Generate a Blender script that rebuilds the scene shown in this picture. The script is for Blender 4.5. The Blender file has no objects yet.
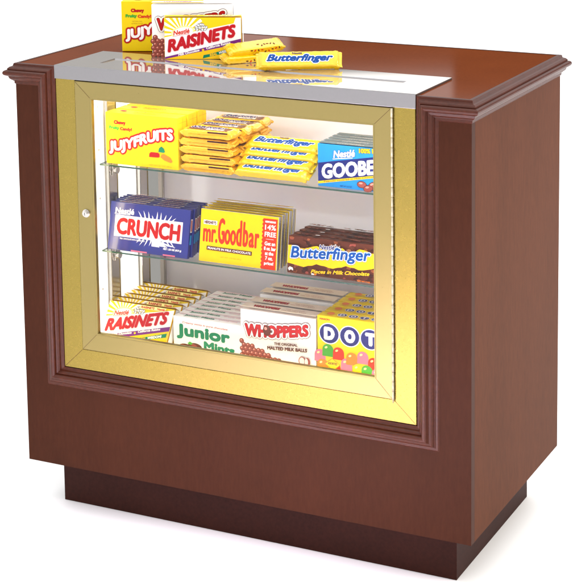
import bpy, bmesh, math, random
from mathutils import Vector, Matrix, noise
random.seed(7)
S = bpy.context.scene
COL = S.collection
R = math.radians

# ------------------------------------------------------------------ materials
def lin(c):
    return tuple(((x/255)/12.92 if x/255 <= .04045 else (((x/255)+.055)/1.055)**2.4) for x in c)
MATS = {}
def new_mat(name):
    m = bpy.data.materials.new(name); m.use_nodes = True
    nt = m.node_tree; nt.nodes.clear()
    out = nt.nodes.new('ShaderNodeOutputMaterial'); b = nt.nodes.new('ShaderNodeBsdfPrincipled')
    nt.links.new(b.outputs[0], out.inputs[0])
    MATS[name] = m
    return m, nt, b
def ink(name, srgb, rough=.32, k=.92, var=.05, metal=0, coat=0, bump=0.0, bscale=300):
    """printed card / plain material with a little procedural unevenness"""
    if name in MATS: return MATS[name]
    m, nt, b = new_mat(name)
    c = [x*k for x in lin(srgb)]
    tc = nt.nodes.new('ShaderNodeTexCoord'); n = nt.nodes.new('ShaderNodeTexNoise'); n.inputs['Scale'].default_value = 60
    n.inputs['Detail'].default_value = 4
    mx = nt.nodes.new('ShaderNodeMix'); mx.data_type = 'RGBA'
    mx.inputs[6].default_value = (*[x*(1-var) for x in c], 1); mx.inputs[7].default_value = (*[min(1, x*(1+var)) for x in c], 1)
    nt.links.new(tc.outputs['Object'], n.inputs['Vector']); nt.links.new(n.outputs[0], mx.inputs[0]); nt.links.new(mx.outputs[2], b.inputs['Base Color'])
    b.inputs['Roughness'].default_value = rough; b.inputs['Metallic'].default_value = metal
    if name.endswith(('_print', '_card', '_top')): b.inputs['Roughness'].default_value = .5; b.inputs['Specular IOR Level'].default_value = .2
    b.inputs['Coat Weight'].default_value = coat; b.inputs['Coat Roughness'].default_value = .08
    if bump:
        n2 = nt.nodes.new('ShaderNodeTexNoise'); n2.inputs['Scale'].default_value = bscale
        bp = nt.nodes.new('ShaderNodeBump'); bp.inputs['Strength'].default_value = bump; bp.inputs['Distance'].default_value = .001
        nt.links.new(tc.outputs['Object'], n2.inputs['Vector']); nt.links.new(n2.outputs[0], bp.inputs['Height']); nt.links.new(bp.outputs[0], b.inputs['Normal'])
    return m
def wood(name, a, c, rough=.38, spec=.5, stretch=(1, 1, 1), coat=0, bstr=.12):
    m, nt, b = new_mat(name)
    tc = nt.nodes.new('ShaderNodeTexCoord'); mp = nt.nodes.new('ShaderNodeMapping'); mp.inputs['Scale'].default_value = stretch
    n = nt.nodes.new('ShaderNodeTexNoise'); n.inputs['Scale'].default_value = 130; n.inputs['Detail'].default_value = 5; n.inputs['Roughness'].default_value = .7
    n3 = nt.nodes.new('ShaderNodeTexNoise'); n3.inputs['Scale'].default_value = 9; n3.inputs['Detail'].default_value = 6
    rp = nt.nodes.new('ShaderNodeValToRGB'); rp.color_ramp.elements[0].position = .34; rp.color_ramp.elements[1].position = .66
    rp.color_ramp.elements[0].color = (*a, 1); rp.color_ramp.elements[1].color = (*c, 1)
    ad = nt.nodes.new('ShaderNodeMath'); ad.operation = 'MULTIPLY_ADD'; ad.inputs[1].default_value = .35; 
    sub = nt.nodes.new('ShaderNodeMath'); sub.operation = 'MULTIPLY'; sub.inputs[1].default_value = .65
    nt.links.new(tc.outputs['Object'], mp.inputs[0]); nt.links.new(mp.outputs[0], n.inputs['Vector']); nt.links.new(mp.outputs[0], n3.inputs['Vector'])
    nt.links.new(n.outputs[0], sub.inputs[0]); nt.links.new(n3.outputs[0], ad.inputs[0]); nt.links.new(sub.outputs[0], ad.inputs[2])
    nt.links.new(ad.outputs[0], rp.inputs[0]); nt.links.new(rp.outputs[0], b.inputs['Base Color'])
    b.inputs['Roughness'].default_value = rough; b.inputs['Specular IOR Level'].default_value = spec
    b.inputs['Coat Weight'].default_value = coat; b.inputs['Coat Roughness'].default_value = .12
    bp = nt.nodes.new('ShaderNodeBump'); bp.inputs['Strength'].default_value = bstr; bp.inputs['Distance'].default_value = .0006
    nt.links.new(n.outputs[0], bp.inputs['Height']); nt.links.new(bp.outputs[0], b.inputs['Normal'])
    return m
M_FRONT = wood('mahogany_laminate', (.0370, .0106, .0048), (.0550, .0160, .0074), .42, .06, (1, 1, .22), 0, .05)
M_SIDE_LIT = wood('mahogany_lit_side_laminate', (.068, .0195, .0066), (.098, .0285, .0106), .42, .03, (1, 1, .22), 0, .05)  # front laminate with warm light on the right side put into its colour
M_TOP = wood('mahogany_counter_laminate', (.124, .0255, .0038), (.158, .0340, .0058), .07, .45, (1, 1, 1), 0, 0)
M_TRIM = wood('stained_moulding', (.040, .0080, .0036), (.078, .0175, .0080), .34, .18, (1, 1, 1), .1)
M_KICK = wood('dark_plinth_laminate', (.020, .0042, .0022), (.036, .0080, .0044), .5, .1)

def top_mat():
    m = M_TOP; nt = m.node_tree; b = [n for n in nt.nodes if n.type == 'BSDF_PRINCIPLED'][0]; out = [n for n in nt.nodes if n.type == 'OUTPUT_MATERIAL'][0]
    b.inputs['Specular IOR Level'].default_value = 0; b.inputs['Roughness'].default_value = 1; b.inputs['IOR'].default_value = 1.0
    g = nt.nodes.new('ShaderNodeBsdfGlossy'); g.inputs['Roughness'].default_value = .06
    mx = nt.nodes.new('ShaderNodeMixShader'); mx.inputs[0].default_value = .15
    nt.links.new(b.outputs[0], mx.inputs[1]); nt.links.new(g.outputs[0], mx.inputs[2]); nt.links.new(mx.outputs[0], out.inputs[0])
top_mat()
def brass(name, base, rough, scale=(40, 40, 40)):
    m, nt, b = new_mat(name)
    tc = nt.nodes.new('ShaderNodeTexCoord'); n = nt.nodes.new('ShaderNodeTexNoise'); n.inputs['Scale'].default_value = 220; n.inputs['Detail'].default_value = 3
    mr = nt.nodes.new('ShaderNodeMapRange'); mr.inputs[3].default_value = rough*.95; mr.inputs[4].default_value = rough*1.06
    mx = nt.nodes.new('ShaderNodeMix'); mx.data_type = 'RGBA'
    mx.inputs[6].default_value = (*[x*.97 for x in base], 1); mx.inputs[7].default_value = (*[min(1, x*1.03) for x in base], 1)
    nt.links.new(tc.outputs['Object'], n.inputs['Vector']); nt.links.new(n.outputs[0], mr.inputs[0]); nt.links.new(mr.outputs[0], b.inputs['Roughness'])
    nt.links.new(n.outputs[0], mx.inputs[0]); nt.links.new(mx.outputs[2], b.inputs['Base Color'])
    b.inputs['Metallic'].default_value = .85
    return m
M_GOLD = brass('gold_anodised_metal', (.278, .205, .045), .27)
M_GOLD2 = brass('pale_gold_door_metal', (.272, .214, .078), .28)
M_ALU = brass('brushed_aluminium', (.25, .243, .25), .30)
M_MIRROR = brass('polished_cap_metal', (.74, .68, .62), .03)
M_CHROME = brass('chrome', (.55, .53, .50), .14)
M_DARK = ink('dark_gap', (30, 24, 20), .7)
M_WALL = ink('white_case_wall', (243, 240, 236), .45, .9, .01)
M_SCREW = ink('screw_head', (205, 195, 180), .3, .9)
def back_mat():
    m, nt, b = new_mat('silvered_back_panel')
    b.inputs['Base Color'].default_value = (.82, .80, .89, 1); b.inputs['Roughness'].default_value = .11; b.inputs['Metallic'].default_value = 0
    b.inputs['Specular IOR Level'].default_value = 1.0; b.inputs['IOR'].default_value = 1.6
    return m
M_BACK = back_mat()
def glass_mat(name, tint, refl=.5):
    # thin pane: clear with a Fresnel mirror on top (architectural glass)
    m = bpy.data.materials.new(name); m.use_nodes = True; nt = m.node_tree; nt.nodes.clear()
    out = nt.nodes.new('ShaderNodeOutputMaterial'); mx = nt.nodes.new('ShaderNodeMixShader'); tr = nt.nodes.new('ShaderNodeBsdfTransparent'); gl = nt.nodes.new('ShaderNodeBsdfGlossy')
    fr = nt.nodes.new('ShaderNodeFresnel'); fr.inputs[0].default_value = 1.45
    mu = nt.nodes.new('ShaderNodeMath'); mu.operation = 'MULTIPLY'; mu.inputs[1].default_value = refl
    tr.inputs[0].default_value = (*tint, 1); gl.inputs['Roughness'].default_value = .0
    nt.links.new(fr.outputs[0], mu.inputs[0]); nt.links.new(mu.outputs[0], mx.inputs[0])
    nt.links.new(tr.outputs[0], mx.inputs[1]); nt.links.new(gl.outputs[0], mx.inputs[2]); nt.links.new(mx.outputs[0], out.inputs[0])
    return m
M_PANE = glass_mat('door_glass', (.985, .985, .985), .55)
M_SHELF = glass_mat('shelf_glass', (.93, .95, .94), .8)
M_EDGE = ink('green_glass_edge', (40, 78, 66), .12, .8)
M_EDGE_L = ink('polished_glass_edge_trim', (196, 178, 112), .2, .9)
def emis(name, col, s):
    m = bpy.data.materials.new(name); m.use_nodes = True; nt = m.node_tree; nt.nodes.clear()
    out = nt.nodes.new('ShaderNodeOutputMaterial'); e = nt.nodes.new('ShaderNodeEmission')
    e.inputs[0].default_value = (*col, 1); e.inputs[1].default_value = s; nt.links.new(e.outputs[0], out.inputs[0]); return m
M_TUBE = emis('hidden_tube_glow', (1, .96, .88), 34.0)

# ------------------------------------------------------------------ object helpers
def link(name, me, parent=None, mats=()):
    o = bpy.data.objects.new(name, me)
    for m in mats: me.materials.append(m)
    COL.objects.link(o)
    if parent: o.parent = parent
    return o
def tag(o, label, cat, group=None):
    o['label'] = label; o['category'] = cat
    if group: o['group'] = group
def bm_obj(name, bm, mats, parent=None, smooth=False):
    me = bpy.data.meshes.new(name); bmesh.ops.recalc_face_normals(bm, faces=bm.faces[:]); bm.to_mesh(me); bm.free()
    if smooth:
        for p in me.polygons: p.use_smooth = True
    return link(name, me, parent, mats if isinstance(mats, (list, tuple)) else [mats])
def box(bm, x0, x1, y0, y1, z0, z1, bev=0, mi=0):
    g = bmesh.ops.create_cube(bm, size=1)
    vs = g['verts']
    for v in vs:
        v.co = Vector(((x0+x1)/2+v.co.x*(x1-x0), (y0+y1)/2+v.co.y*(y1-y0), (z0+z1)/2+v.co.z*(z1-z0)))
    fs = set(f for v in vs for f in v.link_faces)
    for f in fs: f.material_index = mi
    if bev:
        es = set(e for v in vs for e in v.link_edges)
        r = bmesh.ops.bevel(bm, geom=list(es), offset=bev, segments=2, affect='EDGES', profile=.5)
        for f in r['faces']: f.material_index = mi
def cyl(bm, p0, p1, r, n=16, mi=0):
    p0, p1 = Vector(p0), Vector(p1); d = p1-p0
    q = d.to_track_quat('Z', 'Y').to_matrix().to_4x4()
    g = bmesh.ops.create_cone(bm, cap_ends=True, segments=n, radius1=r, radius2=r, depth=d.length, matrix=Matrix.Translation((p0+p1)/2) @ q)
    for v in g['verts']:
        for f in v.link_faces: f.material_index = mi
def ring(bm, x0, x1, z0, z1, a0, a1, c0, c1, prof, mi=0):
    """mitred rectangular frame in the xz plane; outer rect x0,x1,z0,z1; inner rect a0,a1,c0,c1;
    prof = [(t, y)]: t 0 outer edge .. 1 inner edge"""
    rows = []
    for t, y in prof:
        rows.append([bm.verts.new((x0+(a0-x0)*t, y, z0+(c0-z0)*t)), bm.verts.new((x1+(a1-x1)*t, y, z0+(c0-z0)*t)),
                     bm.verts.new((x1+(a1-x1)*t, y, z1+(c1-z1)*t)), bm.verts.new((x0+(a0-x0)*t, y, z1+(c1-z1)*t))])
    for i in range(len(rows)-1):
        for k in range(4):
            f = bm.faces.new((rows[i][k], rows[i][(k+1) % 4], rows[i+1][(k+1) % 4], rows[i+1][k])); f.material_index = mi

# ------------------------------------------------------------------ the cabinet (metres)
H = 1.0; W = .5245; D = .535; Z0 = .108
CL, CR, CD = -.4216, .4108, .183          # metal cap and gold surround
GB = .3365
DL, DR, DT, DB = -.371, .360, .9725, .384 # door leaf
OL, OR, OT, OB = -.329, .320, .9345, .426 # glass opening
cab = bpy.data.objects.new('display_cabinet', None); COL.objects.link(cab)
tag(cab, 'dark mahogany candy display cabinet with gold framed glass door and lit shelves', 'display cabinet')

# front panel: U-shaped around the metal surround
bm = bmesh.new()
pts = [(-W, Z0), (W, Z0), (W, H-.004), (CR+.004, H-.004), (CR+.004, GB-.004), (CL-.004, GB-.004), (CL-.004, H-.004), (-W, H-.004)]
fr = [bm.verts.new((x, 0, z)) for x, z in pts]; bk = [bm.verts.new((x, .018, z)) for x, z in pts]
bm.faces.new(fr); bm.faces.new(bk[::-1])
for i in range(8): bm.faces.new((fr[i], bk[i], bk[(i+1) % 8], fr[(i+1) % 8]))
bm_obj('front_panel', bm, M_FRONT, cab)
for s in (-1, 1):
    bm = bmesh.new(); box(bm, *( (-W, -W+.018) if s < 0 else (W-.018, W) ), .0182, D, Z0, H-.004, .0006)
    bm_obj('side_panel', bm, M_SIDE_LIT if s > 0 else M_FRONT, cab)
bm = bmesh.new(); box(bm, -W+.0182, W-.0182, D-.018, D, Z0, H-.004); bm_obj('rear_panel', bm, M_FRONT, cab)
bm = bmesh.new(); box(bm, -W+.0182, W-.0182, .0182, D-.0182, Z0, Z0+.018); bm_obj('bottom_board', bm, M_KICK, cab)
# plinth
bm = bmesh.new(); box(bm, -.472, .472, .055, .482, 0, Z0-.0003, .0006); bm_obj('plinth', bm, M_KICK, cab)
# counter top with the cut-out for the cap
e = .006
bm = bmesh.new()
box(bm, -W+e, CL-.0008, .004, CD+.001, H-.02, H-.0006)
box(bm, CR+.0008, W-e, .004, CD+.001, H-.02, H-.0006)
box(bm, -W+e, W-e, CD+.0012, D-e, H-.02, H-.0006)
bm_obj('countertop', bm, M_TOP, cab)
# crown moulding that also runs down round the metal surround, mitred
prof = [(0.0, -.006), (0.0, .0015), (.0012, .0027), (.0052, .0036), (.0062, .0048), (.0075, .0085), (.0105, .0120), (.0128, .0130), (.0136, .0118), (.0142, .0150)]
for k in range(9):
    a = R(80-20*k); prof.append((.0205-math.sin(a)*.0062, .0138+math.cos(a)*.0062))
prof += [(.0275, .0136), (.0283, .0112), (.0300, .0108), (.0335, .0094), (.0362, .0068), (.0375, .0046), (.0384, .0044), (.0392, .0022), (.0440, .0020), (.0462, .0), (.0462, -.004)]
bm = bmesh.new(); rings = []
for c, n in prof:
    rings.append([bm.verts.new(p) for p in [(-W-n, D+n, H-c), (-W-n, -n, H-c), (CL-c, -n, H-c), (CL-c, -n, GB-c), (CR+c, -n, GB-c), (CR+c, -n, H-c), (W+n, -n, H-c), (W+n, D+n, H-c)]])
for i in range(len(rings)-1):
    for k in range(8):
        bm.faces.new((rings[i][k], rings[i][(k+1) % 8], rings[i+1][(k+1) % 8], rings[i+1][k]))
bm_obj('moulding', bm, M_TRIM, cab)

# gold surround
ct = H-.0255
bm = bmesh.new()
ring(bm, CL+.0012, CR-.0012, GB+.0012, ct, DL-.0015, DR+.0015, DB-.0015, DT+.0012, [(0, .02), (0, -.0002), (.02, -.0018), (1, -.0018), (1, .012)])
so = bm_obj('metal_surround', bm, M_GOLD, cab)
for (xa, za, xb, zb) in [(CL+.002, GB+.002, DL-.002, DB-.002), (CR-.002, GB+.002, DR+.002, DB-.002)]:
    bm = bmesh.new()
    d = Vector((xb-xa, 0, zb-za)); n = Vector((-d.z, 0, d.x)).normalized()*.0004
    vs = [bm.verts.new(Vector((xa, -.00195, za))+n), bm.verts.new(Vector((xb, -.00195, zb))+n), bm.verts.new(Vector((xb, -.00195, zb))-n), bm.verts.new(Vector((xa, -.00195, za))-n)]
    bm.faces.new(vs)
    bm_obj('mitre_line', bm, M_TRIM, so)
bm = bmesh.new(); box(bm, CL+.003, CR-.003, .0205, .024, GB+.003, .372); box(bm, DL-.004, DR+.004, .0125, .016, DB-.006, DB-.0018)
bm_obj('door_stop', bm, M_DARK, cab)

# door: frame leaf with pane, lock and piano hinge
bm = bmesh.new()
ring(bm, DL, DR, DB, DT, OL, OR, OB, OT, [(0, .010), (0, -.0035), (.03, -.0050), (.90, -.0050), (.925, -.0062), (.965, -.0062), (.99, -.0045), (1, -.001), (1, .0035)])
door = bm_obj('door', bm, M_GOLD2, cab)
for (xa, za, xb, zb) in [(DL, DB, OL, OB), (DR, DB, OR, OB), (DL, DT, OL, OT), (DR, DT, OR, OT)]:
    bm = bmesh.new()
    a, b2 = Vector((xa, -.0052, za)), Vector((xb, -.0052, zb)); a, b2 = a.lerp(b2, .04), a.lerp(b2, .9)
    d = b2-a; n = Vector((-d.z, 0, d.x)).normalized()*.00035
    bm.faces.new([bm.verts.new(a+n), bm.verts.new(b2+n), bm.verts.new(b2-n), bm.verts.new(a-n)])
    bm_obj('mitre_seam', bm, M_TRIM, door)
bm = bmesh.new()
f = bm.faces.new([bm.verts.new(p) for p in [(OL-.006, .004, OB-.006), (OR+.006, .004, OB-.006), (OR+.006, .004, OT+.006), (OL-.006, .004, OT+.006)]])
bm_obj('pane', bm, M_PANE, door)
bm = bmesh.new()
zc = DB-.002; n_k = 30; seg = (DT-DB+.002)/n_k
for k in range(n_k):
    cyl(bm, (DR+.0012, -.0060, zc+k*seg+.0012), (DR+.0012, -.0060, zc+(k+1)*seg-.0002), .0024 if k % 2 else .0022, 12)
cyl(bm, (DR+.0012, -.0060, zc-.004), (DR+.0012, -.0060, DT-.001), .0014, 8)
bm_obj('hinge', bm, ink('hinge_metal', (214, 204, 176), .35, .8, .05, .4), door, True)
bm = bmesh.new()
lx, lz = -.3498, .688
cyl(bm, (lx, -.0045, lz), (lx, -.0075, lz), .0088, 28); cyl(bm, (lx, -.0075, lz), (lx, -.0115, lz), .0068, 28)
cyl(bm, (lx, -.0115, lz), (lx, -.0128, lz), .0052, 24)
box(bm, lx-.0006, lx+.0006, -.01295, -.0127, lz-.003, lz+.003, 0, 1)
bm_obj('lock', bm, [M_CHROME, M_DARK], door)

# metal cap with inset glass slot; front lip hangs down
CZ = H+.003
bm = bmesh.new()
sx0, sx1, sy0, sy1 = -.3455, .342, .055, .1135
outer = [(CL, -.0040), (CR, -.0040), (CR, CD), (CL, CD)]; inner = [(sx0, sy0), (sx1, sy0), (sx1, sy1), (sx0, sy1)]
vo = [bm.verts.new((x, y, CZ)) for x, y in outer]; vi = [bm.verts.new((x, y, CZ)) for x, y in inner]
inn2 = [(sx0+.0012, sy0+.001), (sx1-.0012, sy0+.001), (sx1-.0012, sy1-.002), (sx0+.0012, sy1-.002)]
vj = [bm.verts.new((x, y, CZ-.0022)) for x, y in inn2]
vb = [bm.verts.new((x, y, H-.0004)) for x, y in outer]
for k in range(4):
    j = (k+1) % 4
    bm.faces.new((vo[k], vo[j], vi[j], vi[k])).material_index = 0
    bm.faces.new((vi[k], vi[j], vj[j], vj[k])).material_index = 1
    if k: bm.faces.new((vo[k], vo[j], vb[j], vb[k])).material_index = 1
bm.faces.new([vb[k] for k in (3, 2, 1, 0)]).material_index = 1
cap = bm_obj('top_cap', bm, [M_MIRROR, M_ALU], cab)
bm = bmesh.new(); box(bm, CL, CR, -.0048, .0, H-.0258, CZ+.0001, .0009); bm_obj('cap_lip', bm, M_ALU, cap)
bm = bmesh.new(); bm.faces.new([bm.verts.new((x, y, CZ-.0020)) for x, y in [(sx0+.0009, sy0+.0008), (sx1-.0009, sy0+.0008), (sx1-.0009, sy1-.0018), (sx0+.0009, sy1-.0018)]])
bm_obj('cap_window', bm, M_MIRROR, cap)

# interior
IL, IR, ID = -.362, .362, .325; FZ, TZ = .381, .966
bm = bmesh.new()
box(bm, IL-.004, IL, .0125, ID, FZ, TZ); bm_obj('case_wall', bm, M_WALL, cab)
bm = bmesh.new(); box(bm, IR, IR+.004, .0125, ID, FZ, TZ); bm_obj('case_wall', bm, M_WALL, cab)
bm = bmesh.new(); box(bm, IL-.004, IR+.004, .0125, ID+.004, FZ-.006, FZ-.0002); bm_obj('case_floor', bm, M_WALL, cab)
bm = bmesh.new(); box(bm, IL-.004, IR+.004, .0125, ID+.004, TZ+.0002, TZ+.004); bm_obj('case_ceiling', bm, M_WALL, cab)
bm = bmesh.new(); box(bm, IL-.004, IR+.004, ID+.0002, ID+.004, FZ, TZ); bp_ = bm_obj('case_back', bm, M_BACK, cab)
bm = bmesh.new(); box(bm, IL+.0002, IL+.003, ID-.006, ID, FZ, TZ); bm_obj('corner_trim', bm, M_CHROME, bp_)
for (ya, yb, mm) in ((.088, .124, M_CHROME), (.212, .246, M_CHROME)):
    bm = bmesh.new()
    box(bm, IL+.0002, IL+.010, ya, yb, FZ+.0003, TZ-.0003, .001)
    box(bm, IL+.0101, IL+.0106, yb-.005, yb-.002, FZ+.001, TZ-.001, 0, 2)
    bm_obj('shelf_post', bm, [mm, M_DARK, M_GOLD2], cab)
for z in (.905, .703, .50, .81):
    bm = bmesh.new(); cyl(bm, (IL, .062, z), (IL+.0030, .062, z), .0024, 14); bm_obj('screw', bm, M_SCREW, cab)
SH = [.7835, .5925]
for z in SH:
    bm = bmesh.new()
    x0, x1, y0, y1 = IL+.012, IR-.004, .050, .300
    t = .0036
    for zz in (z, z-t):
        bm.faces.new([bm.verts.new(p) for p in [(x0, y0, zz), (x1, y0, zz), (x1, y1, zz), (x0, y1, zz)]]).material_index = 0
    q = [(x0, y0), (x1, y0), (x1, y1), (x0, y1)]
    for k in range(4):
        a, b2 = q[k], q[(k+1) % 4]
        bm.faces.new([bm.verts.new(p) for p in [(a[0], a[1], z-.0001), (b2[0], b2[1], z-.0001), (b2[0], b2[1], z-t+.0001), (a[0], a[1], z-t+.0001)]]).material_index = 1
    sh = bm_obj('glass_shelf', bm, [M_SHELF, M_EDGE], cab)
    for yy in (.105, .229):
        bm = bmesh.new()
        box(bm, IL+.0105, IL+.030, yy-.004, yy+.004, z-t-.006, z-t-.0004, .001); box(bm, IL+.0105, IL+.014, yy-.007, yy+.007, z-t-.034, z-t-.0005, .001)
        cyl(bm, (IL+.012, yy, z-t-.022), (IL+.022, yy, z-t-.022), .008, 16)
        bm_obj('shelf_bracket', bm, M_CHROME, sh)
for p0, p1, k in (((-.3535, .0190, FZ+.01), (-.3535, .0190, TZ-.01), 13), ((.3475, .026, FZ+.01), (.3475, .026, TZ-.01), 19), ((-.335, .028, .9565), (.335, .028, .9565), 27), ((-.335, .016, .396), (.335, .016, .396), 7.5), ((-.335, .285, .9575), (.335, .285, .9575), 11)):
    bm = bmesh.new(); cyl(bm, p0, p1, .0055, 14); bm_obj('hidden_tube', bm, emis('hidden_tube_glow', (1, .97, .90) if k > 15 else (1, .84, .50), k), cab, True)  # unseen; all but the left tube added to brighten the case contents
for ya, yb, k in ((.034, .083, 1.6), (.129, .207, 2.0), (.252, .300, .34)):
    bm = bmesh.new(); box(bm, IL+.0002, IL+.0022, ya, yb, FZ+.0004, TZ-.0004, .0005); bm_obj('glow_strip', bm, emis('strip_glow', (1, .97, .90), k), cab)  # wall strips; the dim rear one is plain wall with added glow

# ------------------------------------------------------------------ printing on packages
TXT = {}
def text2d(s):
    if s in TXT: return TXT[s]
    cu = bpy.data.curves.new('t', 'FONT'); cu.body = s; cu.resolution_u = 3; cu.dimensions = '2D'; cu.fill_mode = 'FRONT'
    ob = bpy.data.objects.new('t', cu); COL.objects.link(ob); 
    me = ob.to_mesh()
    vs = [(v.co.x, v.co.y) for v in me.vertices]; fs = [tuple(p.vertices) for p in me.polygons]
    ob.to_mesh_clear(); bpy.data.objects.remove(ob); bpy.data.curves.remove(cu)
    x0 = min(v[0] for v in vs); x1 = max(v[0] for v in vs); y0 = min(v[1] for v in vs); y1 = max(v[1] for v in vs)
    vs = [((x-x0)/(x1-x0), (y-y0)/(y1-y0)) for x, y in vs]
    TXT[s] = (vs, fs); return TXT[s]

class Print:
    """collects printed shapes as thin layers on the faces of one package mesh"""
    def __init__(s): s.V = []; s.F = []; s.MI = []; s.mats = []; s.lv = 0
    def mi(s, m):
        if m not in s.mats: s.mats.append(m)
        return s.mats.index(m)
    def pos(s, face, u, v, l):
        w, h, d = s.w, s.h, s.d
        return {'F': (u, -l, v), 'K': (w-u, d+l, v), 'T': (u, v, h+l), 'R': (w+l, u, v), 'L': (-l, d-u, v)}[face]
    def up(s): s.lv += 1; return .00008+s.lv*.000012
    def shape(s, face, pts, faces, m):
        l = s.up(); b = len(s.V); k = s.mi(m)
        for (u, v) in pts: s.V.append(s.pos(face, u, v, l))
        for f in faces: s.F.append(tuple(b+i for i in f)); s.MI.append(k)
    def poly(s, face, pts, m): s.shape(face, pts, [tuple(range(len(pts)))], m)
    def rect(s, face, u0, v0, u1, v1, m, sl=0): s.poly(face, [(u0, v0), (u1, v0+sl), (u1, v1+sl), (u0, v1)], m)
    def disc(s, face, u, v, a, b, m, rot=0, n=16):
        c, q = math.cos(rot), math.sin(rot)
        s.poly(face, [(u+a*math.cos(t)*c-b*math.sin(t)*q, v+a*math.cos(t)*q+b*math.sin(t)*c) for t in [2*math.pi*i/n for i in range(n)]], m)
    def text(s, face, t, u0, v0, w, h, m, bold=0, shear=0, slope=0, fn=None, outl=(), grow=0):
        vs, fs = text2d(t)
        def tr(x, y):
            hh = h*(1+grow*x); u = u0+x*w+shear*y*h; v = v0+y*hh+slope*x*w
            if fn: v += fn(x)
            return u, v
        base = [tr(x, y) for x, y in vs]
        for off, om in outl:
            n = 14
            for k in range(n):
                a = 2*math.pi*k/n
                s.shape(face, [(u+off*math.cos(a), v+off*math.sin(a)) for u, v in base], fs, om)
        if bold:
            for k in range(6):
                a = 2*math.pi*k/6
                s.shape(face, [(u+bold*math.cos(a), v+bold*math.sin(a)) for u, v in base], fs, m)
        s.shape(face, base, fs, m)
    def finish(s, name, bm_mats_fn=None):
        me = bpy.data.meshes.new(name); me.from_pydata(s.V, [], s.F)
        for m in s.mats: me.materials.append(m)
        for p, k in zip(me.polygons, s.MI): p.material_index = k
        me.update(); return link(name, me)

class Pack(Print):
    def __init__(s, w, h, d, base, bev=.0008, faces=None):
        super().__init__(); s.w, s.h, s.d = w, h, d
        bm = bmesh.new(); box(bm, 0, w, 0, d, 0, h, bev); bmesh.ops.recalc_face_normals(bm, faces=bm.faces[:])
        bm.verts.index_update()
        for v in bm.verts: s.V.append(tuple(v.co))
        k = s.mi(base)
        for f in bm.faces: s.F.append(tuple(v.index for v in f.verts)); s.MI.append(k)
        bm.free()

def clone(o, loc, rot=(0, 0, 0), label=None):
    c = o.copy(); COL.objects.link(c); c.location = loc; c.rotation_euler = rot
    if label: c['label'] = label
    return c

Y = ink('lemon_yellow_print', (248, 214, 8), .3, .86)
YW = ink('warm_yellow_print', (250, 200, 16), .3)
YO = ink('golden_wrapper', (248, 184, 14), .22, .85, .14, .25, .5, .3, 500)
YB = ink('yellow_wrapper_film', (250, 204, 10), .22, .84, .08, .15, .5, .3, 300)
WH = ink('white_print', (252, 250, 250), .3, .92)
CREAM = ink('cream_card', (240, 222, 205), .45)
RED = ink('red_print', (182, 8, 14), .3)
RRED = ink('berry_red_print', (188, 14, 30), .3)
ORD = ink('orange_red_print', (214, 50, 20), .3)
OR_ = ink('orange_print', (240, 130, 40), .3)
GRN = ink('green_print', (0, 128, 90), .3)
LG = ink('leaf_green_print', (70, 165, 50), .3)
NAVY = ink('navy_print', (18, 28, 105), .28)
CBL = ink('royal_blue_foil', (22, 32, 128), .25, .92, .05, 0, .4)
SKY = ink('sky_blue_print', (30, 140, 215), .3)
TBL = ink('teal_blue_print', (8, 72, 155), .3)
DTOP = ink('dark_blue_box_top', (58, 84, 96), .35)
BRN = ink('chocolate_print', (96, 44, 28), .35)
BR2 = ink('light_chocolate_print', (150, 82, 48), .35)
BR3 = ink('ball_brown_print', (150, 72, 62), .35)
BR4 = ink('ball_highlight_print', (222, 150, 136), .35)
DK = ink('dark_brown_print', (62, 26, 18), .35)
TAN = ink('tan_text_print', (190, 130, 90), .4)
PUR = ink('purple_print', (118, 40, 130), .3)
PINK = ink('pink_print', (240, 120, 150), .3)
PKL = ink('pale_pink_print', (246, 214, 222), .3)
GRY = ink('grey_print', (150, 148, 146), .3)
PALE = ink('pale_yellow_print', (255, 246, 160), .3)
FOIL = ink('silver_foil', (205, 200, 195), .22, .9, .05, .8, 0, .3, 400)
OLIVE = ink('mustard_print', (190, 140, 20), .35)

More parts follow.
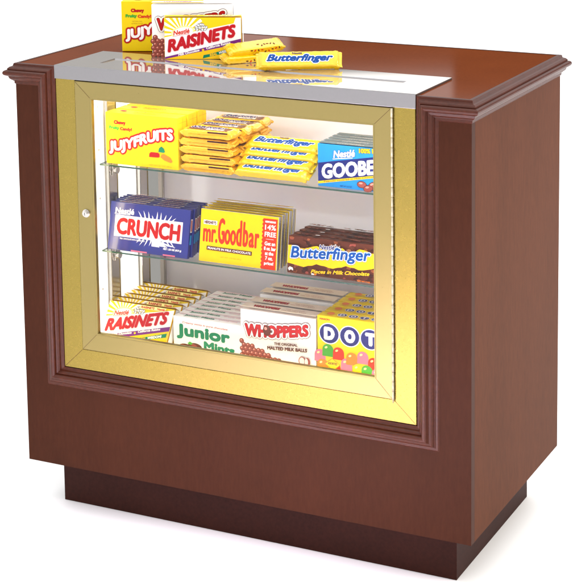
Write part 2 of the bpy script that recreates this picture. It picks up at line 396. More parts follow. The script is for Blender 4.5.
# -- yellow box with the wavy white word
def jujy_box():
    w, h, d = .179, .112, .036
    p = Pack(w, h, d, Y)
    def wave(x): return -.010*math.cos(math.pi*(x*1.05))+.0005
    for fc in ('F', 'K'):
        p.text(fc, 'Chewy', .022, h-.026, .028, .009, RED, .0010)
        p.text(fc, 'Fruity', .010, h-.0375, .024, .008, LG, .0009)
        p.text(fc, 'Candy!', .037, h-.0385, .029, .008, ORD, .0007)
        p.text(fc, 'NATURAL AND', .024, h-.046, .022, .0024, OLIVE); p.text(fc, 'ARTIFICIAL FLAVORS', .022, h-.051, .026, .0024, OLIVE)
        def up2(x): return .039*(1/(1+math.exp(-(x-.47)*6)))-.002
        p.text(fc, 'JUJYFRUITS', .0095, .0225, .157, .0255, WH, .0017, .0, 0, up2, [(.0055, RED), (.0042, ORD), (.0036, RED)], .12)
        # three sweets
        def q(l, dy): return [(a, b+dy) for a, b in l]
        p.poly(fc, q([(.108, .018), (.109, .026), (.113, .029), (.130, .029), (.134, .0265), (.134, .020), (.130, .0185)], .005), RED)
        p.poly(fc, q([(.131, .030), (.133, .038), (.139, .0425), (.145, .038), (.1475, .031), (.144, .029)], .006), GRN)
        p.poly(fc, q([(.136, .020), (.139, .026), (.145, .027), (.160, .0205), (.1655, .013), (.162, .0095), (.145, .014)], .005), OR_)
        p.text(fc, 'NET WT. 2.1 OZ. (60 g)', .108, .004, .055, .0032, OLIVE)
    p.disc('T', .035, d*.5, .009, .004, RED)
    p.text('T', 'JUJYFRUITS', .06, d*.35, .055, .009, OLIVE, .0003); p.text('T', 'NET WT. 2.1 OZ.', .13, d*.4, .035, .004, RED)
    p.rect('R', .0175, .004, .0182, h-.004, OLIVE); p.rect('R', .002, h-.012, d-.002, h-.0115, OLIVE)
    return p.finish('candy_box')

def balls(p, fc, x0, x1, top, z0, step, r, seed=1):
    rnd = random.Random(seed); z = z0; row = 0
    rows = []
    while z < .2:
        x = x0+r*.4+(row % 2)*step*.5; any_ = False
        while x < x1-r*.3:
            if z < top(x): rows.append((x, z)); any_ = True
            x += step
        if not any_: break
        z += step*.78; row += 1
    for x, z in rows[::-1]:
        x += rnd.uniform(-.0006, .0006); z += rnd.uniform(-.0006, .0006)
        p.disc(fc, x, z, r, r, DK, 0, 14); p.disc(fc, x+.0002, z+.0003, r*.88, r*.88, BR3, 0, 14); p.disc(fc, x-r*.22, z+r*.3, r*.36, r*.28, BR4, .4, 8)

def whoppers_box(h=.120, d=.030, side=CREAM):
    w = .176
    p = Pack(w, h, d, WH)
    t = h
    for fc in ('F', 'K'):
        balls(p, fc, .0, .122, lambda x: t-.066-(x/.122)*.046, .004, .0098, .0057)
        p.text(fc, 'WHOPPERS', .0125, t-.0575, .146, .025, RED, .0017, 0, .13, lambda x: .004*(x-.5)**2*4-.002, [(.0064, BRN), (.0054, WH), (.0022, DK)], -.12)
        p.disc(fc, .0635, t-.0385, .0095, .0120, BRN); p.disc(fc, .0605, t-.0345, .0034, .0034, BR4)
        p.text(fc, 'THE ORIGINAL', .080, t-.0670, .054, .0050, BRN, .0004, 0, .07)
        p.text(fc, 'MALTED MILK BALLS', .064, t-.0790, .092, .0068, BRN, .0006, 0, .07)
        p.disc(fc, .145, t-.093, .0085, .0100, BR3); p.disc(fc, .1445, t-.093, .0062, .0080, PKL); p.disc(fc, .157, t-.094, .0065, .0098, BR3); p.disc(fc, .1545, t-.094, .004, .0080, PKL); p.rect(fc, .1497, t-.103, .1506, t-.084, BRN)
    p.rect('T', .0, .0, w, d, side)
    p.text('T', 'WHOPPERS', .025, d*.30, .06, d*.36, RED, .0006, 0, 0, None, [(.0014, BRN)])
    p.text('T', 'THE ORIGINAL', .098, d*.56, .045, d*.13, TAN); p.text('T', 'MALTED MILK BALLS', .092, d*.30, .056, d*.15, TAN)
    p.rect('R', 0.001, .001, d-.001, h-.001, side); p.rect('R', d*.5, .003, d*.5+.0006, h-.003, TAN)
    return p.finish('candy_box')

def raisinets_box(w=.165, h=.103, d=.020, inner=True):
    p = Pack(w, h, d, YW)
    e = .0006; H0 = h; h = h+.008 if inner else h
    for fc in ('F', 'K'):
        cx, cy = .040, h-.038
        p.rect(fc, e, e, w-e, H0-e, WH)
        edge = lambda u: h-.043+u*.20
        p.poly(fc, [(e, edge(e)), *([(w-e, edge(w-e)), (w-e, H0-e)] if inner else [(.150, edge(.150)), (w*.93, H0-e)]), (e, H0-e)], YB if 0 else Y)
        for k in range(13):
            a = R(4+k*15.5); b2 = a+R(7.5)
            def ray(t):
                r1 = 1.0; dx, dy = math.cos(t), math.sin(t)
                L = min((H0-e-cy)/dy if dy > .05 else 9, (cx-e)/-dx if dx < -.05 else 9, .052)
                return (cx+dx*L, max(cy+dy*L, edge(max(e, cx+dx*L))))
            p.poly(fc, [(cx, cy+.004), ray(a), ray(b2)], WH)
        p.disc(fc, cx, cy+.007, .026, .0125, PALE, .2, 24); p.disc(fc, cx, cy+.006, .022, .0105, WH, .2, 24)
        p.poly(fc, [(e, h-.044), (w-e, min(H0-.002, h-.044+w*.20)), (w-e, h-.046), (e, h-.086)], WH)
        p.text(fc, 'Nestlé', .020, h-.0385, .034, .0095, ORD, .0006, .1, .16); p.rect(fc, .018, h-.0415, .054, h-.0405, ORD, .006)
        rnd = random.Random(3)
        for k in range(13):
            u, v = .062+rnd.random()*.030, h-.027+rnd.random()*.013; p.disc(fc, u, v, .0042, .003, GRY, rnd.random()*3, 9); p.disc(fc, u, v, .0027, .0016, WH, rnd.random()*3, 8)
        p.text(fc, 'RAISINETS', .0085, h-.0745, .142, .0255, RRED, .0021, .10, .235, None, [(.0030, PKL)], .0)
        p.poly(fc, [(e, h-.086), (w-e, h-.046), (w-e, h-.056), (e, max(e, h-.097))], PUR)
        p.text(fc, 'Milk Chocolate', .030, h-.0835, .045, .0046, WH, .0003, 0, .24); p.disc(fc, .083, h-.0705, .0025, .0025, YW); p.text(fc, 'California Raisins', .090, h-.0690, .052, .0046, WH, .0003, 0, .24)
        lo = [(e, max(e, h-.097)), (w-e, h-.056), (w-e, e)] + ([(e, e)] if inner else [(.01, e)])
        p.poly(fc, lo, YW)
        p.poly(fc, [(.082, h-.0890), (.084, h-.0815), (.098, h-.0790), (w-.004, h-.0610), (w-.004, h-.0700)], GRN)
        p.text(fc, 'REAL', .098, h-.0845, .015, .0048, YW, .0004, 0, .25); p.text(fc, 'WISDOM!', .117, h-.0795, .032, .0050, WH, .0004, 0, .25)
    h = H0
    if inner:
        p.poly('F', [(.078, h-.0085), (.142, h-.0085), (.146, h-.001), (.082, h-.001)], PALE); p.text('F', 'RAISINETS', .084, h-.0070, .032, .0045, RRED, .0004); p.text('F', 'Nestlé', .124, h-.0070, .018, .0045, ORD, .0003); pass
    p.rect('T', 0, 0, w, d, Y)
    p.poly('T', [(.085, .001), (.15, .001), (.16, d-.001), (.095, d-.001)], PALE)
    p.text('T', 'RAISINETS', .095, d*.3, .05, d*.4, RRED, .0004); p.text('T', 'Nestlé', .04, d*.35, .03, d*.36, ORD, .0002)
    p.rect('R', .0005, .0005, d-.0005, h-.0005, WH); p.rect('R', .0005, .0005, d-.0005, h*.2, YW)
    return p.finish('candy_box')

def mints_box():
    w, h, d = .165, .0825, .0222
    p = Pack(w, h, d, WH)
    for fc in ('F', 'K'):
        p.text(fc, 'Creamy mints in pure chocolate', .022, h-.0140, .110, .0050, RED, .0001, .2, -.02)
        p.text(fc, 'Junior', .010, h-.0465, .126, .0295, GRN, .0024, 0, -.02)
        p.text(fc, 'Mints', .076, h-.0655, .072, .0180, GRN, .0018, 0, -.03)
        for (u, v, a, b2) in [(.028, .016, .016, .0085), (.052, .020, .018, .009), (.046, .010, .020, .0085), (.064, .010, .014, .0075)]:
            p.disc(fc, u, v, a, b2, DK); p.disc(fc, u, v+.001, a*.9, b2*.8, BRN); p.disc(fc, u-.003, v+.0035, a*.5, b2*.3, BR3, -.2)
        p.poly(fc, [(.034, .026), (.040, .031), (.047, .028), (.044, .024), (.040, .0235)], LG)
    p.text('T', 'Junior Mints', .022, d*.32, .072, d*.42, GRN, .0004); p.text('T', 'Creamy mints', .105, d*.4, .045, d*.26, PINK)
    p.rect('T', .004, d*.80, w-.004, d*.97, PKL)
    p.text('R', 'Mints', .004, .012, .013, .055, GRN, .0005)
    p.rect('R', .001, h-.006, d-.001, h-.0055, GRY)
    return p.finish('candy_box')

def dots_box():
    w, h, d = .165, .130, .0275
    p = Pack(w, h, d, Y)
    t = h
    beans = [(.006, t-.088, PINK), (.024, t-.075, LG), (.048, t-.079, ORD), (.066, t-.100, PINK), (.078, t-.086, OR_), (.103, t-.080, PINK), (.127, t-.090, ORD), (.148, t-.080, LG),
             (.012, t-.108, OR_), (.040, t-.112, ORD), (.092, t-.108, YW), (.112, t-.108, LG), (.135, t-.112, PINK), (.155, t-.106, OR_), (.058, t-.124, LG), (.085, t-.126, PINK), (.020, t-.127, RRED), (.12, t-.128, ORD)]
    for fc in ('F', 'K'):
        for i, (cx, s) in enumerate(((.027, 'D'), (.0735, 'O'), (.120, 'T'))):
            p.disc(fc, cx, t-.036, .0238, .0225, WH, 0, 28); p.disc(fc, cx, t-.036, .0216, .0205, NAVY, 0, 28)
            p.text(fc, s, cx-.0095, t-.0475, .0195, .023, WH, .0026)
        p.text(fc, 'S', .156, t-.053, .006, .026, NAVY)
        p.text(fc, 'MASON', .006, t-.0085, .022, .0035, RED, .0002)
        for (u, v, m) in beans:
            v += .005
            if v-.015 < .001: continue
            p.disc(fc, u, v, .0125, .0115, m, 0, 18); p.poly(fc, [(u-.0125, v), (u-.013, v-.015), (u+.013, v-.015), (u+.0125, v)], m)
            p.disc(fc, u-.004, v+.004, .0035, .0022, PALE, .5, 8)
        p.poly(fc, [(.034, t-.087), (.052, t-.100), (.036, t-.114), (.016, t-.101)], OLIVE); p.poly(fc, [(.034, t-.0885), (.0505, t-.100), (.036, t-.1125), (.018, t-.101)], Y)
        p.text(fc, 'ASSORTED', .024, t-.101, .021, .0045, BRN, .0002)
    for i, (u, s) in enumerate(((.045, 'D'), (.070, 'O'), (.095, 'T'), (.120, 'S'))):
        p.disc('T', u+.006, d*.5, .0105, d*.34, WH); p.disc('T', u+.006, d*.5, .0095, d*.29, NAVY); p.text('T', s, u+.001, d*.32, .010, d*.36, WH, .0004)
    p.disc('T', .025, d*.5, .008, d*.28, OR_); p.disc('T', .145, d*.5, .008, d*.28, ORD)
    p.rect('R', .001, .001, d-.001, h-.001, YW)
    return p.finish('candy_box')

def goobers_box():
    w, h, d = .165, .088, .019
    p = Pack(w, h, d, SKY)
    for fc in ('F', 'K'):
        p.poly(fc, [(.0006, .010), (w-.0006, .040), (w-.0006, .078), (.0006, .048)], NAVY)
        p.text(fc, 'GOOBERS', .010, .0165, .150, .028, WH, .0018, 0, .17)
        p.text(fc, 'Nestlé', .036, h-.0265, .046, .0140, WH, .0007, .1, .14, None, [(.0015, TBL)]); p.rect(fc, .034, h-.030, .078, h-.0285, WH, .006)
        p.text(fc, '100% REAL', .093, h-.0115, .055, .0085, YW, .0006, 0, .06, None, [(.0012, BRN)])
        p.poly(fc, [(.0006, .005), (w-.0006, .035), (w-.0006, .040), (.0006, .010)], YW)
        p.text(fc, 'Peanuts covered in Milk Chocolate', .014, .0088, .12, .0032, BRN, .0001, 0, .18)
        for (u, v, r) in [(.098, .012, 0), (.122, .012, .5), (.112, .005, .2), (.140, .012, 2.6), (.132, .005, 0)]:
            p.disc(fc, u, v, .0108, .0072, DK, r); p.disc(fc, u, v, .0098, .0062, BR3, r); p.disc(fc, u-.002, v+.0025, .004, .002, BR4, r)
        p.text(fc, 'NET WT 3.5 OZ', .050, .0035, .026, .0026, NAVY, .0001)
    p.rect('T', .0008, .0008, w-.0008, d-.0008, DTOP); p.text('T', 'GOOBERS', .04, d*.3, .06, d*.36, GRY, .0002); p.rect('T', .0008, d*.82, w-.0008, d*.94, GRY)
    return p.finish('candy_box')

def crunch_bar():
    w, h, d = .200, .104, .010
    p = Pack(w, h, d, CBL, .0015)
    for fc in ('F', 'K'):
        p.rect(fc, .014, .030, .183, .076, WH)
        rnd = random.Random(5)
        for (sx, sy, dirs) in [(.118, .076, 1), (.118, .030, -1)]:
            for k in range(9):
                u = sx+(k-4)*.0095; L = .007+rnd.random()*.010; dx = (k-4)*.0028+rnd.uniform(-.003, .003)
                p.poly(fc, [(u-.002, sy-dirs*.001), (u+.002, sy-dirs*.001), (u+dx*.5+.0016, sy+dirs*L*.5), (u+dx, sy+dirs*L), (u+dx*.5-.0008, sy+dirs*L*.5)], WH)
        for a in range(3):
            p.poly(fc, [(.118-.004*a, .030), (.124, .030+.001), (.170-a*.02, .021-a*.002), (.150-a*.02, .0215-a*.002)], WH)
        p.text(fc, 'CRUNCH', .021, .036, .155, .033, RED, .0021, .02)
        p.text(fc, 'Nestlé', .014, .0795, .046, .0115, WH, .0007, .05); p.rect(fc, .012, .0778, .052, .0788, WH)
        p.text(fc, 'MILK CHOCOLATE WITH CRISPED RICE', .030, .0245, .062, .0033, WH, .0001)
        p.text(fc, 'NET 1.55 OZ (43.9 g)', .140, .0125, .044, .0048, WH, .0003)
        p.rect(fc, .06, .0012, .10, .004, PINK); p.rect(fc, .14, .0012, .17, .004, PINK)
    for u in (.02, .105): p.rect('T', u, .001, u+.065, .009, WH); p.text('T', 'CRUNCH', u+.004, .0022, .056, .0056, RED, .0006)
    p.rect('R', .0015, .03, d-.0015, .05, SKY); p.rect('R', .0015, .056, d-.0015, .084, WH); p.rect('R', .003, .058, d-.003, .082, RED)
    return p.finish('chocolate_bar')

def goodbar():
    w, h, d = .186, .112, .011
    p = Pack(w, h, d, FOIL, .0015)
    for fc in ('F', 'K'):
        p.rect(fc, .0005, .001, w-.0015, h-.001, Y)
        p.text(fc, 'mr.', .0085, .043, .033, .0265, ORD, .0012)
        p.text(fc, 'G', .0445, .0425, .0135, .052, ORD, .0015); p.text(fc, 'oo', .0605, .0425, .0250, .030, ORD, .0013); p.text(fc, 'd', .0880, .0425, .0110, .052, ORD, .0013)
        p.text(fc, 'b', .1040, .0425, .0105, .050, ORD, .0013); p.text(fc, 'a', .1182, .0425, .0105, .029, ORD, .0013); p.text(fc, 'r', .1325, .0425, .0080, .029, ORD, .0013)
        p.rect(fc, .008, .0795, .0405, .0885, WH); p.text(fc, "HERSHEY'S", .010, .081, .028, .006, BRN, .0004)
        p.rect(fc, .018, .026, .126, .0345, BRN, -.001); p.text(fc, 'PEANUTS IN MILK CHOCOLATE', .021, .0282, .102, .0042, WH, .0002, 0, -.01)
        p.text(fc, 'NET WT. 1.75 OZ. (49 g)', .052, .012, .05, .0032, OLIVE)
        pts = [(w-.0035, .001), (w-.0035, h-.006)]; n = 13
        for k in range(n+1):
            z = h-.006-(h-.007)*k/n; pts += [(.1475, z), (.1515, z-(h-.007)/n*.5)] if k < n else [(.1475, z)]
        for k in range(n):
            za = h-.006-(h-.007)*k/n; zb = za-(h-.007)/n
            p.poly(fc, [(.150, za), (.147, (za+zb)/2), (.150, zb)], ORD)
        p.rect(fc, .150, .001, w-.0035, h-.006, ORD)
        for s, z, hh, uu, ww in [('NEW! BONUS', .098, .0035, .152, .024), ('14%', .083, .0105, .152, .025), ('FREE', .069, .0095, .152, .026), ('Get an', .051, .0075, .153, .024), ('8 oz. bar', .041, .007, .152, .027), ('at the', .031, .007, .155, .019), ('7 oz.', .021, .007, .156, .017), ('price!', .009, .008, .154, .021)]:
            p.text(fc, s, uu+.0025, z, ww, hh, WH, .0004)
        p.rect(fc, .158, .0635, .176, .0642, WH)
    p.rect('T', .0005, .0005, w-.003, d-.0005, Y)
    for u, m in ((.02, BRN), (.075, ORD), (.115, WH), (.145, ORD)):
        p.text('T', "HERSHEY'S" if m == BRN else 'Goodbar', u, .003, .036 if m == BRN else .026, .0042, m, .0003)
    return p.finish('chocolate_bar')

def bf_bag():
    w, h, d = .205, .078, .022
    p = Pack(w, h, d, BRN, .0025)
    rnd = random.Random(9)
    for fc in ('F', 'K', 'T', 'R'):
        W2 = d if fc == 'R' else w; H2 = d if fc == 'T' else h
        for k in range(150 if fc in 'FK' else 60):
            u, v = rnd.uniform(.004, W2-.006), rnd.uniform(.003, H2-.004); r = rnd.uniform(.003, .008)
            a0 = rnd.random()*6; n = rnd.choice((4, 5, 6))
            pts = [(min(max(u+r*math.cos(a0+6.283*i/n)*rnd.uniform(.6, 1.2), .0025), W2-.0025), min(max(v+r*.6*math.sin(a0+6.283*i/n), .0022), H2-.0022)) for i in range(n)]
            p.poly(fc, pts, rnd.choice([DK, BRN, BR2, DK, BRN, BR3]) if rnd.random() > .06 else rnd.choice([OR_, TAN, WH]))
    for fc in ('F', 'K'):
        up_, lo = [], []
        for k in range(22):
            x = .003+(w-.006)*k/21; up_.append((x, .056+.009*(x/w)+.0035*math.sin(x*120)+.0015*math.sin(x*310))); lo.append((x, .018+.012*(x/w)+.003*math.sin(x*95+1)+.001*math.sin(x*290)))
        for k in range(21): p.poly(fc, [lo[k], lo[k+1], up_[k+1], up_[k]], YW)
        p.text(fc, 'Butterfinger', .010, .0265, .176, .030, SKY, .0012, .12, .07, None, [(.0034, TBL), (.0026, WH)])
        p.text(fc, 'Butterfinger', .0105, .0262, .176, .030, TBL, .0006, .12, .07)
        p.text(fc, 'Nestlé', .075, .0575, .033, .0085, NAVY, .0004, .1, .07, None, [(.0012, WH)])
        p.text(fc, 'Pieces in Milk Chocolate', .058, .0065, .13, .0075, YW, .0003, .35, .075)
        p.text(fc, 'NET WT. 5 OZ.', .164, .0015, .028, .003, OR_, .0001)
    return p.finish('candy_box')

# -- pillow wrapped bars: grid surface with crimped fins; print follows the film
class Wrap(Print):
    def __init__(s, L, a, b, base, seed=0, fin=(.0055, .10)):
        super().__init__(); s.fin = fin; s.L, s.a, s.b, s.seed = L, a, b, seed
        nu, nv = 110, 44; rows = []
        for i in range(nu+1):
            x = i/nu
            row = []
            for j in range(nv):
                t = 2*math.pi*j/nv
                row.append(s.surf(x, t))
            rows.append(row)
        k = s.mi(base)
        for r in rows: s.V += r
        for i in range(nu):
            for j in range(nv):
                j2 = (j+1) % nv; s.F.append((i*nv+j, i*nv+j2, (i+1)*nv+j2, (i+1)*nv+j)); s.MI.append(k)
        s.F.append(tuple(range(nv))); s.MI.append(k); s.F.append(tuple(nu*nv+j for j in range(nv))); s.MI.append(k)
    def env(s, x):
        e = min(x, 1-x)*s.L
        fin, lo = s.fin
        if e < fin: return lo, 1.03
        q = min((e-fin)/.0065, 1); q = q**.42
        return lo+(1-lo)*q, 1.03-.03*q
    def crease(s, u, y, z):
        e = min(u, s.L-u)
        k = max(0, 1-e/.032)
        P = Vector((u*70+s.seed*3.1, y*110, z*110+s.seed)); Q = Vector((u*34+s.seed, y*260, z*200+s.seed*7))
        a = (abs(noise.noise(P))-.25)*.0016+(abs(noise.noise(P*2.3))-.25)*.0010
        return a*(.45+1.5*k)+(abs(noise.noise(Q))-.22)*.0034*k
    def surf(s, x, t):
        ez, ey = s.env(x); c, q = math.cos(t), math.sin(t); n = .30
        yy = math.copysign(abs(c)**n, c)*s.a*ey; zz = math.copysign(abs(q)**n, q)*s.b*ez
        e = min(x, 1-x)*s.L
        if e < s.fin[0]: zz += math.sin(yy*1300)*.0007+noise.noise(Vector((s.seed, x*8, yy*60)))*.004; return (x*s.L+math.sin(yy*2600)*.0009*(1 if x > .5 else -1), yy, zz)
        wr = s.crease(x*s.L, yy, zz)
        zz += wr*(1 if zz > 0 else -1); yy += wr*.7*(1 if yy > 0 else -1)
        return (x*s.L, yy, zz)
    def pos(s, face, u, v, l):
        ez, ey = s.env(u/s.L)
        if face == 'T':   # wide face, v across (0 centre)
            c = max(-1, min(1, v/(s.a*ey))); q = math.sqrt(max(0, 1-abs(c)**(2/.30)))
            zz = s.b*ez*q**.30
            return (u, v, zz+s.crease(u, v, zz)+.00045+l)
        q = max(-1, min(1, v/(s.b*ez))); c = math.sqrt(max(0, 1-abs(q)**(2/.30)))
        yy = -s.a*ey*c**.30
        return (u, yy-s.crease(u, yy, v)*.7-.0005-l, v)
    def finish(s, name):
        o = super().finish(name)
        for p in o.data.polygons: p.use_smooth = len(p.vertices) == 4 and p.index < 110*44
        return o

def gold_bar(seed, plain=False):
    L, a, b2 = .128, .0195, (.0072 if plain else .0088)
    p = Wrap(L, a, b2, YB if plain else YO, seed, (.0028, .30))
    if plain:
        for k in range(9): u0 = .050+k*.008; p.disc('S', u0, rnd0.uniform(-.004, .004), .0028, .0014, ORD if k % 2 else BRN, k)
        for k in range(6): u0 = .070+k*.007; p.disc('T', u0, rnd0.uniform(-.010, -.002), .0034, .0016, BRN, k)
        return p.finish('candy_bar')
    for k in range(7):
        u0 = .014+k*.0140; p.poly('T', [(u0, -.015), (u0+.0148, -.015), (u0+.0148, .013), (u0, .013)], BRN if k != 9 else DK)
    p.text('T', 'SNICKERS', .018, -.003, .074, .0155, NAVY, .0009, .25, .02, None, [(.0022, WH), (.0010, PUR)])
    for k in range(5): p.rect('T', .060+k*.0082, -.0145, .060+(k+1)*.0083, -.0062, WH)
    p.text('T', 'CRUNCHER', .063, -.0133, .036, .0055, BRN, .0003, .1)
    for k in range(6):
        u0 = .068+k*.008; p.poly('S', [(u0, b2*.40), (u0+.0081, b2*.40), (u0+.0081, b2*.78), (u0, b2*.78)], DK)
    p.text('S', 'milk chocolate peanut bar NET WT 1.56 OZ', .020, -b2*.30, .095, .0030, OLIVE, .0001)
    return p.finish('candy_bar')
def finger_bar(seed):
    L, a, b2 = .178, .0185, .0085
    p = Wrap(L, a, b2, YB, seed)
    p.text('T', 'Butterfinger', .020, -.0105, .132, .0205, TBL, .0014, .45, 0, lambda x: -.001*x, [(.0030, WH), (.0008, NAVY)])
    p.text('T', 'Nestlé', .075, .0105, .020, .0045, NAVY, .0002)
    return p.finish('candy_bar')

rnd0 = random.Random(4)
ORDN = ['front', 'second', 'third', 'fourth', 'fifth', 'sixth', 'seventh', 'eighth']
def row(proto, n, loc, pitch, lean, labf, cat, group, jit=.0012, dz=0, yaw=0):
    rnd = random.Random(n*17+int(loc[0]*1000))
    for i in range(n):
        j = 0 if i == 0 else 1
        l = (loc[0]+j*rnd.uniform(-jit, jit), loc[1]+i*pitch, loc[2]+dz*i)
        rot = (-lean, 0, yaw+j*rnd.uniform(-.006, .006))
        o = proto if i == 0 else clone(proto, l, rot)
        o.location = l; o.rotation_euler = rot
        tag(o, labf(i), cat, group)

z1, z2 = SH[0]+.0004, SH[1]+.0004
def lab(front, where):
    def f(i):
        if i == 0: return front
        return where % ORDN[i]
    return f
# top shelf
jb = jujy_box()
row(jb, 3, (-.3395, .061, z1), .0425, 0, lab('yellow candy box with wavy white red-edged word, front box on the top shelf', 'yellow fruit candy box, %s from the glass on the top shelf'), 'candy box', 'yellow fruit candy boxes on the top shelf')
gp = [gold_bar(1), gold_bar(2)]
rnd = random.Random(11); first = [True, True]
LEV = ['bottom', 'second', 'middle', 'fourth', 'top']
for r in range(4):
    for k in range(5):
        v = (k+r) % 2
        loc = (-.156+rnd.uniform(-.004, .004)+(.004 if k == 4 else 0)+r*.002, .083+r*.0415+rnd.uniform(-.001, .001), z1+.0096+k*.0183)
        rot = (rnd.uniform(-.05, .05), rnd.uniform(-.014, .014), rnd.uniform(-.055, .055))
        if first[v]: o = gp[v]; first[v] = False; o.location = loc; o.rotation_euler = rot
        else: o = clone(gp[v], loc, rot)
        tag(o, 'golden wrapped candy bar, %s of five in the %s stack of gold bars' % (LEV[k], ORDN[r]), 'candy bar', 'golden wrapped bars stacked on the top shelf')
fp = [finger_bar(3), finger_bar(4)]
fl = ['bottom', 'second from bottom', 'third from bottom', 'top']
for k in range(4):
    o = fp[k % 2] if k < 2 else clone(fp[k % 2], (0, 0, 0))
    o.location = (-.0340+k*.0010, .083+k*.0150, z1+.0140+k*.0152); o.rotation_euler = (R(25), rnd.uniform(-.01, .01), rnd.uniform(-.015, .015))
    tag(o, 'yellow bar with blue slanted lettering, %s of its pile on the top shelf' % fl[k], 'candy bar', 'yellow wrapped bars with blue lettering piled on the top shelf')
gb = goobers_box()
row(gb, 5, (.1675, .061, z1), .0205, 0, lab('sky blue candy box with white lettering on navy band, front of its row', 'sky blue candy box with dark top, %s in its row'), 'candy box', 'sky blue candy boxes at the right of the top shelf')
# middle shelf
cb = crunch_bar()
row(cb, 6, (-.3440, .061, z2), .0125, R(11), lab('blue foil chocolate bar with red word on white, front of its row', 'blue foil chocolate bar behind others, %s in its row'), 'chocolate bar', 'blue chocolate bars standing on the middle shelf', .003)
go = goodbar()
row(go, 5, (-.1160, .061, z2), .0165, R(8), lab('yellow chocolate bar with red word and red bonus stripe, front of its row', 'yellow chocolate bar with silver foil edge, %s in its row'), 'chocolate bar', 'yellow foil edged chocolate bars on the middle shelf', .002)
bb = bf_bag()
row(bb, 4, (.0930, .061, z2), .0235, R(8), lab('brown candy package with yellow band and blue lettering, front of its row', 'brown speckled candy package, %s in its row'), 'candy package', 'brown candy packages at the right of the middle shelf')
# case floor
fz = FZ+.0004
rb = raisinets_box()
row(rb, 6, (-.3550, .0290, fz), .0275, R(31), lab('yellow and white sunburst raisin box leaning back, front of its row on case floor', 'leaning sunburst raisin box, %s in the row on the case floor'), 'candy box', 'leaning sunburst raisin boxes on the case floor', .0015)
mb = mints_box()
row(mb, 8, (-.1820, .061, fz), .0236, 0, lab('white mint box with large green lettering and chocolates, front of its row', 'white mint box with green lettering on its top, %s in its row'), 'candy box', 'white mint boxes in a row on the case floor')
wb = whoppers_box()
row(wb, 2, (-.0175, .061, fz), .0385, 0, lab('white box with red outlined word above piled brown balls, front of its row', 'white malted ball box with a pale top, %s in its row'), 'candy box', 'white malted ball boxes on the case floor')
for i, (y, z, l) in enumerate([(.148, .006, 'cream topped malted ball box, third in its row, raised behind a gap'), (.190, .006, 'cream topped malted ball box at the very back of its row')]):
    o = clone(wb, (-.0175+.001*i, y, fz+z)); tag(o, l, 'candy box', 'white malted ball boxes on the case floor')
db = dots_box()
row(db, 5, (.1620, .061, fz), .0340, 0, lab('bright yellow box with white letters in navy circles, front of its row', 'bright yellow box with navy circles on its top, %s in its row'), 'candy box', 'bright yellow gumdrop boxes at the right of the case floor')

# on top of the cap
tz = CZ+.0003
o = clone(jb, (-.3885, .2095, 1.0004), (0, 0, R(23))); tag(o, 'yellow fruit candy box standing at the back on top of the cabinet', 'candy box')
TW = whoppers_box(.1145, .022, WH)
TW.location = (-.2790, .1600, tz); TW.rotation_euler = (0, 0, R(23)); tag(TW, 'white malted ball box standing between two boxes on top of the cabinet', 'candy box')
TR = raisinets_box(.166, .0905, .020, False)
TR.location = (-.2385, .1440, tz); TR.rotation_euler = (0, 0, R(23)); tag(TR, 'sunburst raisin box standing foremost on top of the cabinet', 'candy box')

ba = clone(fp[0], (.004, .1080, tz+.0178), (R(47), R(0), R(28))); tag(ba, 'yellow bar with blue lettering lying on its edge on top of the cabinet', 'candy bar')
gpl = gold_bar(8, True)
bb1 = gpl; bb1.location = (-.098, .1450, tz+.0092); bb1.rotation_euler = (R(8), 0, R(47)); tag(bb1, 'lower of two plain yellow bars stacked beside the raisin box on the cabinet top', 'candy bar')
bb2 = gold_bar(9, True); bb2.location = (-.096, .1610, tz+.0242); bb2.rotation_euler = (R(18), R(-3), R(50)); tag(bb2, 'upper of two plain yellow bars stacked beside the raisin box on the cabinet top', 'candy bar')

# ------------------------------------------------------------------ studio floor, world, lamps
bm = bmesh.new()
bm.faces.new([bm.verts.new(p) for p in [(-60, -60, 0), (60, -60, 0), (60, 60, 0), (-60, 60, 0)]])
fm = ink('white_studio_floor', (255, 255, 255), .7, .95, .004)
fo = bm_obj('floor', bm, fm); fo['kind'] = 'structure'; fo.location = (0, 0, -.0005)

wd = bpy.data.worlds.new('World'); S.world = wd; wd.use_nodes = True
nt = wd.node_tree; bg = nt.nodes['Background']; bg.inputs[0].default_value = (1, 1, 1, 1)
# surroundings: white above and in front; added patches low behind shape the top's reflections
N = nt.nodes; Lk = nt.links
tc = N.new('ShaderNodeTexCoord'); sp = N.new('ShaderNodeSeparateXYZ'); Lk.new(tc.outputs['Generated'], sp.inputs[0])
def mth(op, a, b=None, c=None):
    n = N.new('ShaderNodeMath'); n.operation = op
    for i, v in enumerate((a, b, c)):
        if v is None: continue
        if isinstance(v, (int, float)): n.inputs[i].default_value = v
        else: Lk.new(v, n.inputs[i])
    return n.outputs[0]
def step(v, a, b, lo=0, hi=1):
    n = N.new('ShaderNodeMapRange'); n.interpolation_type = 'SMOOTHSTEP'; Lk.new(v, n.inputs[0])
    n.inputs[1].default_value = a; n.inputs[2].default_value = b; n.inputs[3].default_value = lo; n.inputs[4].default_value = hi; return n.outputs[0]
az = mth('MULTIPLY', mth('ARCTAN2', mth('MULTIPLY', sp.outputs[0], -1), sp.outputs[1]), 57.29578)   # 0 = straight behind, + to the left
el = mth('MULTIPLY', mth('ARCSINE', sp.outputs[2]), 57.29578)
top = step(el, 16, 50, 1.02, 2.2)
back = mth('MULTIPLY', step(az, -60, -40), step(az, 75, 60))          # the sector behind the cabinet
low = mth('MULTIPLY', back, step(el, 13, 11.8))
low_patch = mth('ADD', step(az, 28.5, 33.5, 1.5, .42), 0)
d1 = mth('MULTIPLY', step(az, 27.5, 27.2), step(el, 10.7, 10.4))
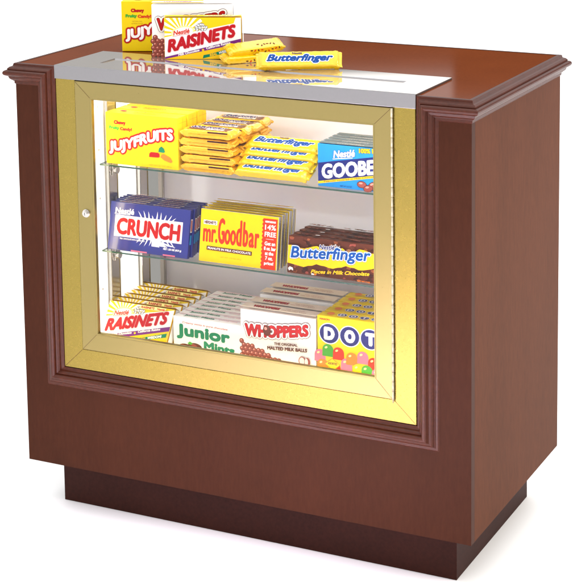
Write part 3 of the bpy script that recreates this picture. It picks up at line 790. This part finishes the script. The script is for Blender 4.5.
d2 = mth('MULTIPLY', step(az, 21.9, 21.6), step(el, 11.8, 11.5))
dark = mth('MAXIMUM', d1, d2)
low_patch = mth('MULTIPLY', low_patch, mth('SUBTRACT', 1, mth('MULTIPLY', dark, .93)))
E_ = mth('ADD', mth('MULTIPLY', top, mth('SUBTRACT', 1, low)), mth('MULTIPLY', low_patch, low))
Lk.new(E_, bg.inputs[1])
def area(name, loc, target, size, power, col=(1, 1, 1), sy=None):
    l = bpy.data.lights.new(name, 'AREA'); l.energy = power; l.size = size; l.color = col
    if sy: l.shape = 'RECTANGLE'; l.size_y = sy
    o = bpy.data.objects.new(name, l); COL.objects.link(o); o.location = loc
    o.rotation_euler = (Vector(target)-Vector(loc)).to_track_quat('-Z', 'Y').to_euler(); return o
pl = area('softbox_front', (.10, -1.30, 2.2), (.10, -1.02, 0), .6, 33, (1, .80, .95)); pl.data.spread = R(48)
area('softbox_side', (3.6, .9, 1.7), (.5, .3, .6), 1.4, 60, (1, .86, .68))

# ------------------------------------------------------------------ camera
cd = bpy.data.cameras.new('camera'); co = bpy.data.objects.new('camera', cd); COL.objects.link(co); S.camera = co
yaw, pit, rol = .4273, -.1369, -.0068
fw = Vector((-math.sin(yaw)*math.cos(pit), math.cos(yaw)*math.cos(pit), math.sin(pit)))
rt = Vector((math.cos(yaw), math.sin(yaw), 0)); up = rt.cross(fw)
R2 = math.cos(rol)*rt+math.sin(rol)*up; U2 = -math.sin(rol)*rt+math.cos(rol)*up
m = Matrix((R2, U2, -fw)).transposed().to_4x4(); m.translation = Vector((1.658, -2.9378, 1.6392)); co.matrix_world = m
cd.sensor_fit = 'HORIZONTAL'; cd.sensor_width = 36; cd.lens = 1692.1243/573*36
cd.shift_x = (286.5-372.8305)/573; cd.shift_y = (-7.2557-291)/573
cd.clip_start = .05; cd.clip_end = 300
S.view_settings.view_transform = 'Standard'; S.view_settings.look = 'None'; S.view_settings.exposure = 0; S.view_settings.gamma = 1
S.render.resolution_x = 1008; S.render.resolution_y = 1024
